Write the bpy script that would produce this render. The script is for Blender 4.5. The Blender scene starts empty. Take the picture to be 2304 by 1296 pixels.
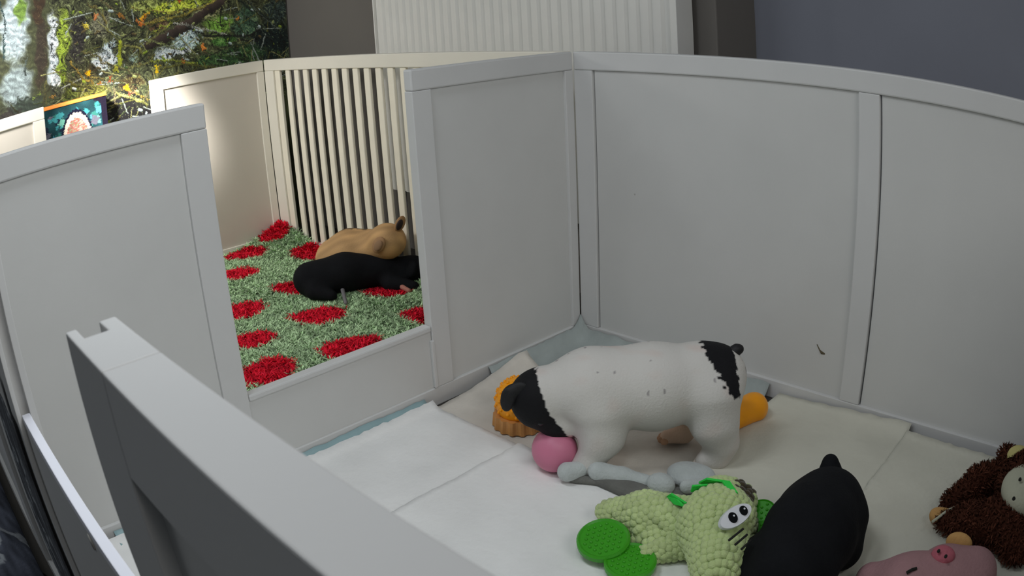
import bpy, bmesh, math, random
import numpy as np
from mathutils import Vector, Matrix, Euler

# ------------------------------------------------------------ camera, light, exposure
S = bpy.context.scene
COL = S.collection
CAM = Vector((1.173376, -1.352646, 0.754718))
ROT = Euler((1.232649, 0.058403, 0.808783), 'XYZ')
K1, K3, K4 = 0.62257, -0.058614, 0.08503      # lens: angle = K1 r + K3 r^3 + K4 r^4 (r = 1 at half width)
PPX, PPY = -47.79, 14.07                      # optical centre offset, pixels of 2304
cd = bpy.data.cameras.new('camera')
cam = bpy.data.objects.new('camera', cd); COL.objects.link(cam); S.camera = cam
cam.location = CAM; cam.rotation_euler = ROT
cd.type = 'PANO'; cd.panorama_type = 'FISHEYE_LENS_POLYNOMIAL'
cd.sensor_width = 36; cd.sensor_fit = 'HORIZONTAL'; cd.fisheye_fov = math.radians(179)
cd.fisheye_polynomial_k0 = 0; cd.fisheye_polynomial_k1 = -K1 / 18; cd.fisheye_polynomial_k2 = 0
cd.fisheye_polynomial_k3 = -K3 / 18 ** 3; cd.fisheye_polynomial_k4 = -K4 / 18 ** 4
cd.shift_x = -PPX / 2304; cd.shift_y = PPY / 2304
cd.clip_start = 0.005
cd.dof.use_dof = True; cd.dof.focus_distance = 1.45; cd.dof.aperture_fstop = 55

S.view_settings.view_transform = 'Standard'; S.view_settings.look = 'None'
S.view_settings.gamma = 1; S.view_settings.use_curve_mapping = False
S.view_settings.exposure = 0.0
w = bpy.data.worlds.new('world'); S.world = w; w.use_nodes = True
w.node_tree.nodes['Background'].inputs[0].default_value = (0.80, 0.90, 1.0, 1)
w.node_tree.nodes['Background'].inputs[1].default_value = 0.06

def area(name, loc, aim, sx, sy, power, color):
    l = bpy.data.lights.new(name, 'AREA'); l.shape = 'RECTANGLE'; l.size = sx; l.size_y = sy
    l.energy = power; l.color = color
    o = bpy.data.objects.new(name, l); COL.objects.link(o); o.location = loc
    o.rotation_euler = (Vector(aim) - Vector(loc)).to_track_quat('-Z', 'Y').to_euler()
    return o
area('fill_play_area', (0.28, -1.12, 1.6), (0.2, -1.0, 0), 0.4, 0.2, 5.2, (0.90, 0.95, 1.0))  # added fill above the play area, not a known fitting
area('fill_front', (0.85, -1.0, 0.98), (0.0, -1.0, 0.25), 0.3, 0.2, 1.6, (0.91, 0.97, 1.0))  # unseen fill, put in low to brighten the divider face
area('fill_rug_area', (-0.62, -1.0, 1.35), (-1.38, -0.62, 0.45), 0.35, 0.3, 0.7, (1.0, 0.92, 0.80))  # warm fill added for the rug corner, no known lamp
area('window_left_front', (-1.0, -2.4, 1.8), (0.2, -0.4, 0.2), 1.2, 1.0, 8.2, (0.92, 0.97, 1.0))
area('fill_right', (2.3, -1.0, 1.6), (0, -0.8, 0.3), 1.0, 1.0, 10.6, (1.0, 0.985, 0.95))  # invented source on the right, lifts the back wall
area('fill_left_wall', (-1.1, -1.15, 1.0), (-1.38, -0.75, 0.6), 0.2, 0.2, 6.5, (1.0, 0.98, 0.96))  # extra unseen source added to brighten the left wall
sp = bpy.data.lights.new('sun_patch_spot', 'SPOT'); sp.energy = 300; sp.color = (1.0, 0.97, 0.93); sp.spot_size = math.radians(24); sp.spot_blend = 0.6; sp.shadow_soft_size = 0.05  # added spot, stands in for a sunlight patch on the left wall
so = bpy.data.objects.new('sun_patch_spot', sp); COL.objects.link(so); so.location = (-0.75, -1.15, 1.15)
so.rotation_euler = (Vector((-1.38, -0.57, 0.60)) - so.location).to_track_quat('-Z', 'Y').to_euler()

# ------------------------------------------------------------ helpers
H = 0.66
def ray(px, py):
    x = (px - 1152 - PPX) / 1152; y = -(py - 648 - PPY) / 1152
    r = math.hypot(x, y) + 1e-9; th = K1 * r + K3 * r ** 3 + K4 * r ** 4; s = math.sin(th) / r
    return ROT.to_matrix() @ Vector((x * s, y * s, -math.cos(th)))
def at(px, py, z=0.0):
    "point at height z that the photograph shows at this pixel"
    d = ray(px, py); return CAM + d * ((z - CAM.z) / d.z)

def link(o, parent=None):
    COL.objects.link(o)
    if parent is not None: o.parent = parent
    return o
def tag(o, label=None, cat=None, group=None, kind=None):
    for k, v in (('label', label), ('category', cat), ('group', group), ('kind', kind)):
        if v: o[k] = v
    return o
def thing(name, label, cat, loc=(0, 0, 0), rz=0, group=None):
    o = bpy.data.objects.new(name, None); link(o); o.location = loc; o.rotation_euler = (0, 0, rz)
    o.empty_display_size = 0.05
    return tag(o, label, cat, group)
def mesh(name, V, F, mat, parent=None, smooth=True, cols=None):
    me = bpy.data.meshes.new(name); me.from_pydata([tuple(v) for v in V], [], [tuple(f) for f in F])
    if smooth: me.polygons.foreach_set('use_smooth', [True] * len(me.polygons))
    if cols is not None:
        a = me.color_attributes.new('Col', 'FLOAT_COLOR', 'POINT')
        c = np.ones((len(V), 4), np.float32); c[:, :3] = cols; a.data.foreach_set('color', c.ravel())
    me.materials.append(mat); me.update()
    return link(bpy.data.objects.new(name, me), parent)
def bm_obj(name, bm, mat, parent=None, smooth=False):
    bmesh.ops.recalc_face_normals(bm, faces=bm.faces[:])
    me = bpy.data.meshes.new(name); bm.to_mesh(me); bm.free(); me.materials.append(mat)
    if smooth: me.polygons.foreach_set('use_smooth', [True] * len(me.polygons))
    return link(bpy.data.objects.new(name, me), parent)
def add_box(bm, x0, x1, y0, y1, z0, z1, bev=0.0):
    r = bmesh.ops.create_cube(bm, size=1.0)
    for v in r['verts']:
        v.co = Vector(((x0 + x1) / 2 + v.co.x * (x1 - x0), (y0 + y1) / 2 + v.co.y * (y1 - y0), (z0 + z1) / 2 + v.co.z * (z1 - z0)))
    if bev:
        es = list({e for v in r['verts'] for e in v.link_edges})
        bmesh.ops.bevel(bm, geom=es, offset=bev, segments=2, profile=0.5, affect='EDGES')
def box(name, b, mat, parent=None, bev=0.0012):
    bm = bmesh.new(); add_box(bm, *b, bev=bev); return bm_obj(name, bm, mat, parent)
def srgb(c):
    return tuple(((v / 255) / 12.92 if v / 255 <= 0.04045 else ((v / 255 + 0.055) / 1.055) ** 2.4) for v in c)
def lin(a):
    a = np.asarray(a, float) / 255; return np.where(a <= 0.04045, a / 12.92, ((a + 0.055) / 1.055) ** 2.4)

def mat(name, col=(0.5, 0.5, 0.5), rough=0.6, vc=False, noise=0.0, nscale=20, bump=0.0, bscale=60, spec=0.4, sheen=0.0,
        specks=0.0, sss=0.0, trans=0.0):
    m = bpy.data.materials.new(name); m.use_nodes = True; nt = m.node_tree; N = nt.nodes; L = nt.links
    b = N['Principled BSDF']; b.inputs['Roughness'].default_value = rough
    b.inputs['Specular IOR Level'].default_value = spec; b.inputs['Sheen Weight'].default_value = sheen
    if sss: b.inputs['Subsurface Weight'].default_value = sss; b.inputs['Subsurface Radius'].default_value = (0.01, 0.005, 0.003)
    if trans: b.inputs['Transmission Weight'].default_value = trans
    tc = N.new('ShaderNodeTexCoord')
    if vc:
        a = N.new('ShaderNodeVertexColor'); a.layer_name = 'Col'; src = a.outputs[0]
    else:
        a = N.new('ShaderNodeRGB'); a.outputs[0].default_value = (*col, 1); src = a.outputs[0]
    if noise:
        n = N.new('ShaderNodeTexNoise'); n.inputs['Scale'].default_value = nscale; n.inputs['Detail'].default_value = 6
        L.new(tc.outputs['Object'], n.inputs['Vector'])
        mr = N.new('ShaderNodeMapRange'); mr.inputs['From Min'].default_value = .3; mr.inputs['From Max'].default_value = .7
        mr.inputs['To Min'].default_value = 1 - noise; mr.inputs['To Max'].default_value = 1 + noise
        L.new(n.outputs[0], mr.inputs[0])
        mx = N.new('ShaderNodeMix'); mx.data_type = 'RGBA'; mx.blend_type = 'MULTIPLY'; mx.inputs[0].default_value = 1
        L.new(src, mx.inputs[6]); L.new(mr.outputs[0], mx.inputs[7]); src = mx.outputs[2]
    if specks:
        v = N.new('ShaderNodeTexVoronoi'); v.inputs['Scale'].default_value = 7; L.new(tc.outputs['Object'], v.inputs['Vector'])
        lt = N.new('ShaderNodeMath'); lt.operation = 'LESS_THAN'; lt.inputs[1].default_value = 0.016
        L.new(v.outputs['Distance'], lt.inputs[0])
        ml = N.new('ShaderNodeMath'); ml.operation = 'MULTIPLY'; ml.inputs[1].default_value = specks; L.new(lt.outputs[0], ml.inputs[0])
        mx = N.new('ShaderNodeMix'); mx.data_type = 'RGBA'; mx.inputs[7].default_value = (0.12, 0.10, 0.08, 1)
        L.new(ml.outputs[0], mx.inputs[0]); L.new(src, mx.inputs[6]); src = mx.outputs[2]
    L.new(src, b.inputs['Base Color'])
    if bump:
        n = N.new('ShaderNodeTexNoise'); n.inputs['Scale'].default_value = bscale; n.inputs['Detail'].default_value = 4
        L.new(tc.outputs['Object'], n.inputs['Vector'])
        bp = N.new('ShaderNodeBump'); bp.inputs['Strength'].default_value = bump; bp.inputs['Distance'].default_value = 0.004
        L.new(n.outputs[0], bp.inputs['Height']); L.new(bp.outputs[0], b.inputs['Normal'])
    return m

# --- smooth solids: a distance field of capsules and ellipsoids, meshed by surface nets
def rotm(e): return np.array(Euler([math.radians(v) for v in e]).to_matrix())
def field(P, prims, k):
    d = None
    for p in prims:
        if p[0] == 'c':
            a, b, ra, rb = np.array(p[1], float), np.array(p[2], float), p[3], p[4]
            ab = b - a; t = np.clip(((P - a) @ ab) / max(ab @ ab, 1e-12), 0, 1)
            e = np.linalg.norm(P - a - t[:, None] * ab, axis=1) - (ra + (rb - ra) * t)
        else:
            q = P - np.array(p[1], float)
            if len(p) > 3 and p[3] is not None: q = q @ rotm(p[3])
            r = np.array(p[2], float); k0 = np.linalg.norm(q / r, axis=1); k1 = np.linalg.norm(q / r ** 2, axis=1) + 1e-9
            e = k0 * (k0 - 1) / k1
        if d is None: d = e
        else:
            h = np.clip(0.5 + 0.5 * (d - e) / k, 0, 1); d = d * (1 - h) + e * h - k * h * (1 - h)
    return d
def nets(prims, k, h, floor=None, post=None):
    lo = np.full(3, 9.); hi = np.full(3, -9.)
    for p in prims:
        if p[0] == 'c':
            for c, r in ((p[1], p[3]), (p[2], p[4])): lo = np.minimum(lo, np.array(c) - r); hi = np.maximum(hi, np.array(c) + r)
        else:
            r = max(p[2]); lo = np.minimum(lo, np.array(p[1]) - r); hi = np.maximum(hi, np.array(p[1]) + r)
    lo -= 3 * h; hi += 3 * h
    n = np.ceil((hi - lo) / h).astype(int) + 1
    ax = [lo[i] + h * np.arange(n[i]) for i in range(3)]
    G = np.stack(np.meshgrid(*ax, indexing='ij'), -1).reshape(-1, 3)
    d = field(G, prims, k)
    if post is not None: d = post(G, d)
    if floor is not None: d = np.maximum(d, floor - G[:, 2])
    D = d.reshape(n); ins = D < 0
    cnt = np.zeros(n - 1); acc = np.zeros((*(n - 1), 3))
    idx = np.stack(np.meshgrid(*[np.arange(m - 1) for m in n], indexing='ij'), -1).astype(float)
    def sl(o): return tuple(slice(o[i], n[i] - 1 + o[i]) for i in range(3))
    corners = [(a, b, c) for a in (0, 1) for b in (0, 1) for c in (0, 1)]
    for a in corners:
        for i in range(3):
            if a[i] == 0:
                b = list(a); b[i] = 1
                da, db = D[sl(a)], D[sl(b)]; m = (da < 0) != (db < 0)
                t = np.where(m, da / np.where(m, da - db, 1), 0)
                pos = np.broadcast_to(np.array(a, float), acc.shape).copy(); pos[..., i] += t
                acc += pos * m[..., None]; cnt += m
    act = cnt > 0; ids = -np.ones(n - 1, int); ids[act] = np.arange(act.sum())
    V = (idx[act] + acc[act] / cnt[act][:, None]) * h + lo
    F = []
    for i in range(3):
        j, l = (i + 1) % 3, (i + 2) % 3
        s0 = [slice(1, n[q] - 1) for q in range(3)]; s0[i] = slice(0, n[i] - 1)
        s1 = list(s0); s1[i] = slice(1, n[i])
        a, b = ins[tuple(s0)], ins[tuple(s1)]; m = a != b
        w_ = np.argwhere(m) + np.array([0 if q == i else 1 for q in range(3)])
        fl = a[m]
        def g(dj, dl):
            q = w_.copy(); q[:, j] -= dj; q[:, l] -= dl; return ids[q[:, 0], q[:, 1], q[:, 2]]
        Q = np.stack([g(1, 1), g(0, 1), g(0, 0), g(1, 0)], 1)
        Q[~fl] = Q[~fl][:, ::-1]; F.append(Q)
    return V, np.concatenate(F)
def relax(V, F, it=2):
    e = np.concatenate([F[:, [0, 1]], F[:, [1, 2]], F[:, [2, 3]], F[:, [3, 0]]]); e = np.concatenate([e, e[:, ::-1]])
    for _ in range(it):
        a = np.zeros_like(V); c = np.zeros(len(V)); np.add.at(a, e[:, 0], V[e[:, 1]]); np.add.at(c, e[:, 0], 1)
        V = V * .5 + .5 * a / np.maximum(c, 1)[:, None]
    return V
def blob(name, prims, m, parent=None, k=0.015, h=0.004, colf=None, floor=None, it=2, post=None):
    V, F = nets(prims, k, h, floor, post); V = relax(V, F, it)
    return mesh(name, V, F, m, parent, cols=None if colf is None else colf(V))
def vnoise(P, s, seed=0):
    "cheap smooth noise in -1..1"
    r = np.random.default_rng(seed); o = np.zeros(len(P))
    for q in range(5):
        kx = r.normal(size=3) * s * (1 + .6 * q); o += np.sin(P @ kx + r.uniform(0, 6.28))
    return o / 3.2
def tube_pts(pts, r, n=8):
    pts = [Vector(p) for p in pts]; V = []; F = []
    for i, p in enumerate(pts):
        t = (pts[min(i + 1, len(pts) - 1)] - pts[max(i - 1, 0)]).normalized()
        u = t.cross(Vector((0, 0, 1)) if abs(t.z) < .9 else Vector((1, 0, 0))).normalized(); v = t.cross(u)
        rr = r[i] if isinstance(r, (list, tuple)) else r
        for q in range(n): a = 2 * math.pi * q / n; V.append(p + u * math.cos(a) * rr + v * math.sin(a) * rr)
    for i in range(len(pts) - 1):
        for q in range(n): F.append((i * n + q, i * n + (q + 1) % n, (i + 1) * n + (q + 1) % n, (i + 1) * n + q))
    F.append(tuple(range(n - 1, -1, -1))); F.append(tuple((len(pts) - 1) * n + q for q in range(n)))
    return V, F
def tube(name, pts, r, m, parent=None, n=8):
    V, F = tube_pts(pts, r, n); return mesh(name, V, F, m, parent)
def poisson(V, s, seed=1):
    rng = np.random.default_rng(seed); order = rng.permutation(len(V)); grid = {}; out = []
    for i in order:
        p = V[i]; c = tuple(np.floor(p / s).astype(int)); ok = True
        for a in (-1, 0, 1):
            for b in (-1, 0, 1):
                for d in (-1, 0, 1):
                    for q in grid.get((c[0] + a, c[1] + b, c[2] + d), ()):
                        if ((V[q] - p) ** 2).sum() < s * s: ok = False; break
                    if not ok: break
                if not ok: break
            if not ok: break
        if ok: grid.setdefault(c, []).append(i); out.append(i)
    return out
def normals(V, F):
    n = np.cross(V[F[:, 2]] - V[F[:, 0]], V[F[:, 3]] - V[F[:, 1]]); N = np.zeros_like(V)
    for q in range(4): np.add.at(N, F[:, q], n)
    return N / (np.linalg.norm(N, axis=1)[:, None] + 1e-12)
def ball_tpl(seg=8, rings=5):
    V = [(0, 0, 1)]; F = []
    for i in range(1, rings):
        a = math.pi * i / rings
        for j in range(seg): b = 2 * math.pi * j / seg; V.append((math.sin(a) * math.cos(b), math.sin(a) * math.sin(b), math.cos(a)))
    V.append((0, 0, -1)); n = len(V)
    for j in range(seg): F.append((0, 1 + j, 1 + (j + 1) % seg))
    for i in range(rings - 2):
        for j in range(seg): F.append((1 + i * seg + j, 1 + (i + 1) * seg + j, 1 + (i + 1) * seg + (j + 1) % seg, 1 + i * seg + (j + 1) % seg))
    for j in range(seg): F.append((n - 1, 1 + (rings - 2) * seg + (j + 1) % seg, 1 + (rings - 2) * seg + j))
    return np.array(V), F
def rows(V, N, s, axis):
    "stitch positions in staggered rows round an axis"
    p0 = np.array(axis[0], float); a = np.array(axis[1], float) - p0; a /= np.linalg.norm(a)
    e1 = np.cross(a, (0, 0, 1.)); e1 /= np.linalg.norm(e1); e2 = np.cross(a, e1)
    t = (V - p0) @ a; x = (V - p0) @ e1; y = (V - p0) @ e2; r = np.hypot(x, y); th = np.arctan2(y, x)
    row = np.round(t / (s * .9)).astype(int); out = {}
    for k in np.unique(row):
        m = np.nonzero(row == k)[0]; R = np.median(r[m]); n = max(3, int(round(2 * math.pi * R / s)))
        f = (th[m] / (2 * math.pi) * n + .5 * (k % 2)); c = np.round(f).astype(int) % n
        cost = np.abs(f - np.round(f)) * s + np.abs(t[m] - k * s * .9)
        for i, cc, co in zip(m, c, cost):
            q = (k, cc)
            if q not in out or co < out[q][0]: out[q] = (co, i)
    ids = [v[1] for v in out.values()]; keep = []; grid = {}
    for i in ids:                                            # no two stitches on top of each other
        c = tuple(np.floor(V[i] / (s * .62)).astype(int))
        if all(((V[q] - V[i]) ** 2).sum() > (s * .62) ** 2 for a_ in (-1, 0, 1) for b_ in (-1, 0, 1) for d_ in (-1, 0, 1) for q in grid.get((c[0] + a_, c[1] + b_, c[2] + d_), ())):
            grid.setdefault(c, []).append(i); keep.append(i)
    return keep
def bobbles(name, prims, m, parent, k=0.012, h=0.004, s=0.011, r=0.0062, colf=None, floor=0.002, seed=1, axis=None):
    "knitted surface: a core covered in round stitches, one mesh"
    V, F = nets(prims, k, h, floor); V = relax(V, F, 2); N = normals(V, F); ids = poisson(V, s, seed) if axis is None else rows(V, N, s, axis)
    tv, tf = ball_tpl(); AV = [V - N * .002]; AF = [tuple(f) for f in F]; off = len(V); rng = np.random.default_rng(seed)
    C = [V]
    for i in ids:
        rr = r * rng.uniform(.9, 1.12); AV.append(V[i] - N[i] * rr * .38 + tv * rr * np.array([1, 1, .97])); C.append(np.repeat(V[i][None], len(tv), 0))
        AF += [tuple(q + off for q in f) for f in tf]; off += len(tv)
    AV = np.concatenate(AV); C = np.concatenate(C)
    AV[:, 2] = np.maximum(AV[:, 2], floor)
    return mesh(name, AV, AF, m, parent, cols=None if colf is None else colf(C))
def tufts(name, P, N, L, W, cols, m, parent, seed=0, lean=.8, blades=2):
    "short pile: bent blades standing on points P, one mesh"
    rng = np.random.default_rng(seed); P = np.repeat(P, blades, 0); N = np.repeat(N, blades, 0); cols = np.repeat(cols, blades, 0)
    n = len(P); d = rng.normal(size=(n, 3)); d -= (d * N).sum(1)[:, None] * N; d /= np.linalg.norm(d, axis=1)[:, None] + 1e-9
    s = np.cross(N, d); l = L * rng.uniform(.7, 1.3, n)[:, None]; le = lean * rng.uniform(.2, 1.2, n)[:, None]
    s = s * W * rng.uniform(.7, 1.3, n)[:, None]
    b = P - N * .001; mid = P + N * l * .6 + d * l * le * .4; tip = P + N * l * .9 + d * l * le * 1.1
    V = np.stack([b - s, b + s, mid + s, mid - s, tip], 1).reshape(-1, 3)
    q = np.arange(n)[:, None] * 5
    F = [tuple(f) for f in np.concatenate([q + [[0, 1, 2, 3]]], 0)] + [tuple(f) for f in (q + [[3, 2, 4]])]
    v = (rng.uniform(.8, 1.2, n)[:, None] * cols); c = np.repeat(v, 5, 0)
    return mesh(name, V, F, m, parent, smooth=False, cols=c)
def copy_tree(o, parent=None):
    c = o.copy(); COL.objects.link(c); c.parent = parent
    for ch in list(o.children): copy_tree(ch, c)
    return c

# ------------------------------------------------------------ materials
M = {}
M['panel'] = mat('painted_board', srgb((205, 205, 203)), .5, noise=.03, nscale=5, bump=.03, bscale=250, specks=.45)
M['frame'] = mat('painted_frame', srgb((207, 207, 206)), .5, noise=.02, nscale=8, bump=.03, bscale=250)
M['cream_frame'] = mat('cream_painted_frame', srgb((232, 227, 214)), .5, noise=.02, nscale=8)
M['cream_board'] = mat('cream_painted_board', srgb((206, 199, 187)), .5, noise=.03, nscale=5)
M['slat'] = mat('painted_slat', srgb((243, 236, 218)), .5, noise=.03, nscale=20)
M['wall'] = mat('grey_wall_paint', srgb((113, 109, 104)), .85, noise=.04, nscale=3, bump=.08, bscale=120)
M['navy'] = mat('slate_wall_paint', srgb((134, 137, 148)), .85, noise=.05, nscale=3, bump=.08, bscale=120)
M['floor'] = mat('dark_floor', srgb((70, 66, 62)), .5, noise=.2, nscale=6)
M['rad'] = mat('radiator_enamel', srgb((222, 221, 216)), .35, noise=.02)
M['mural'] = mat('mural_print', vc=True, rough=.7)
M['pad'] = mat('pad_fleece', srgb((242, 242, 240)), .85, noise=.05, nscale=7, bump=.35, bscale=90)
M['padblue'] = mat('pad_backing', srgb((150, 178, 182)), .6, noise=.1, nscale=12, bump=.2, bscale=60)
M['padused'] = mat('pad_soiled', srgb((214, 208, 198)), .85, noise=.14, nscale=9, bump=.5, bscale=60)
M['padwarm'] = mat('pad_yellowed_dimmed', srgb((206, 204, 190)), .85, noise=.07, nscale=6, bump=.35, bscale=90)  # yellowish stains, plus the dimmer right-hand floor darkened into the colour
M['padstain'] = mat('used_pad', srgb((164, 172, 170)), .85, noise=.12, nscale=14, bump=.4, bscale=70)
M['vc'] = mat('fur', vc=True, rough=.75, bump=.25, bscale=260, spec=.25)
M['vcm'] = mat('printed_cloth', vc=True, rough=.9, bump=.4, bscale=200, spec=.1)
M['pile'] = mat('rug_pile', vc=True, rough=.95, spec=.05)
M['rugbase'] = mat('rug_backing', srgb((100, 135, 100)), .95)
M['black'] = mat('black_coat', srgb((21, 22, 25)), .85, noise=.15, nscale=30, bump=.2, bscale=260, spec=.12)
M['pink'] = mat('pink_rubber', srgb((206, 122, 150)), .45, noise=.04, nscale=10)
M['orange'] = mat('orange_rubber', srgb((248, 162, 4)), .35, noise=.06, nscale=20, sss=.2)
M['orange2'] = mat('orange_clear_rubber', srgb((196, 140, 80)), .4, noise=.15, nscale=30)
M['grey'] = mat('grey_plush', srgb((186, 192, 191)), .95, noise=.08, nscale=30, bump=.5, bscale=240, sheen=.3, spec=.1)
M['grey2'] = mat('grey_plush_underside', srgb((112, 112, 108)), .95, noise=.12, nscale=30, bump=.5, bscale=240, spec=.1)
M['knit'] = mat('green_chenille', vc=True, rough=.95, bump=.5, bscale=500, spec=.05, sheen=.3)
M['felt'] = mat('bright_green_felt', srgb((60, 205, 80)), .95, bump=.3, bscale=400, spec=.05)
M['rubber'] = mat('green_rubber', srgb((62, 160, 30)), .4, noise=.05)
M['eyew'] = mat('white_vinyl', srgb((205, 208, 214)), .3)
M['eyeb'] = mat('black_vinyl', srgb((12, 14, 16)), .7, spec=.1)
M['thread'] = mat('black_thread', srgb((30, 30, 26)), .9)
M['brown'] = mat('brown_plush_pile', vc=True, rough=.95, spec=.05)
M['brownb'] = mat('brown_plush', srgb((70, 40, 30)), .95, noise=.25, nscale=30, bump=.6, bscale=200, spec=.05)
M['cream'] = mat('cream_plush', srgb((180, 180, 160)), .9, noise=.05, nscale=25, bump=.3, bscale=200, spec=.1)
M['tan'] = mat('tan_felt', srgb((196, 152, 96)), .9, noise=.1, nscale=30, bump=.3, bscale=200, spec=.1)
M['ppink'] = mat('pink_plush', srgb((166, 128, 130)), .9, noise=.08, nscale=18, bump=.4, bscale=200, spec=.1)
M['ppink2'] = mat('deep_pink_plush', srgb((180, 100, 112)), .9, noise=.08, nscale=18, bump=.4, bscale=200, spec=.1)
M['dark'] = mat('dark_fabric', srgb((34, 36, 40)), .8, noise=.15, nscale=20, bump=.3, bscale=150)
M['metal'] = mat('dark_metal', srgb((52, 56, 56)), .35, noise=.1, nscale=10)
M['white'] = mat('white_plastic', srgb((240, 241, 250)), .4)
M['hole'] = mat('hole_light_tone', srgb((200, 196, 188)), .3)  # pale tone imitates light showing through the screw hole
M['stain'] = mat('dried_splash', srgb((92, 82, 62)), .9)

# ------------------------------------------------------------ room
def struct(o): o['kind'] = 'structure'; return o
WY = 0.235
struct(box('floor', (-3.0, 2.6, -3.2, 1.0, -0.05, 0.0), M['floor'], bev=0))
struct(box('wall_back', (-1.60, 0.222, WY, 0.75, 0, 2.4), M['wall'], bev=0.003))
struct(box('wall_right', (0.222, 2.4, 0.42, 0.75, 0, 2.4), M['navy'], bev=0))
struct(box('wall_left', (-1.72, -1.60, -3.2, 0.75, 0, 2.4), M['wall'], bev=0))

# photographic mural on the left wall
MS= [([(-0.959,1.089),(-0.93,0.983),(-0.938,0.857)],0.0038,(40,60,60)),([(-0.053,0.896),(-0.185,0.83),(-0.267,0.802),(-0.349,0.783)],0.0187,(62,52,46)),([(-0.071,0.907),(-0.201,0.866),(-0.362,0.859)],0.0043,(150,140,60)),([(-0.528,0.94),(-0.51,0.862),(-0.474,0.823),(-0.454,0.795)],0.0041,(110,110,60)),([(-0.462,0.813),(-0.47,0.774),(-0.467,0.733)],0.0082,(140,150,40)),([(-0.445,0.796),(-0.402,0.782),(-0.377,0.756)],0.0034,(110,110,60)),([(-0.367,0.96),(-0.333,0.917),(-0.281,0.87),(-0.252,0.849)],0.0027,(70,80,40)),([(-0.252,0.846),(-0.185,0.827),(-0.114,0.8),(-0.025,0.765)],0.0029,(150,150,140)),([(-0.252,0.846),(-0.293,0.823),(-0.326,0.804),(-0.358,0.785)],0.0029,(110,110,60)),([(-0.252,0.849),(-0.31,0.831),(-0.338,0.819)],0.0022,(150,160,60)),([(-0.453,0.824),(-0.365,0.803),(-0.279,0.766),(-0.175,0.716),(-0.149,0.701)],0.0029,(120,130,80)),([(-0.613,0.807),(-0.57,0.783),(-0.519,0.747),(-0.451,0.714),(-0.393,0.671)],0.0034,(90,85,50)),([(-0.451,0.714),(-0.371,0.715),(-0.325,0.747)],0.0027,(110,110,60)),([(-0.668,0.787),(-0.643,0.747),(-0.619,0.71),(-0.577,0.685)],0.0029,(140,120,50)),([(-0.345,0.718),(-0.248,0.705),(-0.16,0.678)],0.0029,(150,160,60)),([(-0.584,0.71),(-0.498,0.676),(-0.393,0.671)],0.0022,(110,100,50)),([(-0.493,0.635),(-0.434,0.607),(-0.376,0.568)],0.0043,(150,150,80)),([(-0.465,0.645),(-0.415,0.619),(-0.365,0.582)],0.002,(170,140,60)),([(-0.495,0.675),(-0.499,0.621),(-0.514,0.592)],0.0022,(120,110,80)),([(-0.525,0.666),(-0.498,0.636),(-0.457,0.644)],0.002,(100,95,60)),([(0.021,0.895),(0.075,0.855),(0.13,0.822),(0.194,0.781)],0.0038,(40,50,40)),([(-0.185,0.822),(-0.116,0.778),(0.049,0.755),(0.126,0.771)],0.0036,(30,32,26)),([(0.059,0.9),(0.129,0.814),(0.203,0.762)],0.0023,(80,90,80)),([(-0.171,0.762),(-0.12,0.721),(-0.031,0.691),(0.114,0.637)],0.0022,(70,90,50)),([(-0.017,0.874),(0.055,0.831),(0.161,0.724)],0.0022,(60,70,60)),([(-0.065,0.729),(0.046,0.722),(0.194,0.669)],0.0023,(40,60,40)),([(-0.338,0.692),(-0.213,0.687),(-0.072,0.647)],0.0029,(90,90,40)),([(-0.59,0.985),(-0.546,0.951),(-0.512,0.887)],0.0029,(120,110,60)),([(-0.413,0.934),(-0.307,0.899),(-0.164,0.886)],0.0022,(130,120,60)),([(-0.545,0.993),(-0.484,0.931),(-0.415,0.869)],0.002,(100,90,60)),([(-0.362,0.859),(-0.29,0.872),(-0.2,0.883)],0.0027,(140,130,60)),([(-0.69,0.718),(-0.638,0.69),(-0.535,0.66)],0.0029,(80,80,30)),([(-0.784,0.662),(-0.762,0.703),(-0.743,0.73)],0.0029,(60,60,40)),([(-0.827,0.688),(-0.79,0.702)],0.0022,(120,140,60)),([(-0.927,0.706),(-0.876,0.646)],0.003,(50,50,30)),([(-0.769,0.736),(-0.769,0.658)],0.0027,(90,90,50)),([(-0.339,0.676),(-0.343,0.629),(-0.383,0.581)],0.002,(110,100,70)),([(-0.847,0.818),(-0.841,0.833),(-0.849,0.779)],0.0043,(70,80,75))]
ML= [(-0.595,0.901,0.0122,(200,180,60)),(-0.559,0.926,0.0115,(190,120,70)),(-0.458,0.913,0.0115,(190,130,50)),(-0.361,0.892,0.0115,(230,150,30)),(-0.38,0.862,0.013,(200,110,40)),(-0.128,0.735,0.013,(220,120,50)),(-0.32,0.689,0.0109,(240,200,20)),(-0.595,0.728,0.0115,(250,190,20)),(-0.448,0.642,0.0109,(255,160,20)),(-0.432,0.623,0.0109,(190,110,80)),(-0.506,0.689,0.0086,(190,80,30)),(-0.486,0.721,0.0115,(150,150,30)),(0.017,0.827,0.0072,(220,140,50)),(-0.746,0.676,0.0082,(150,110,40)),(-0.216,0.927,0.0115,(200,90,50)),(-0.212,0.698,0.0082,(200,120,40)),(-0.55,0.687,0.0082,(170,100,30))]
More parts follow.
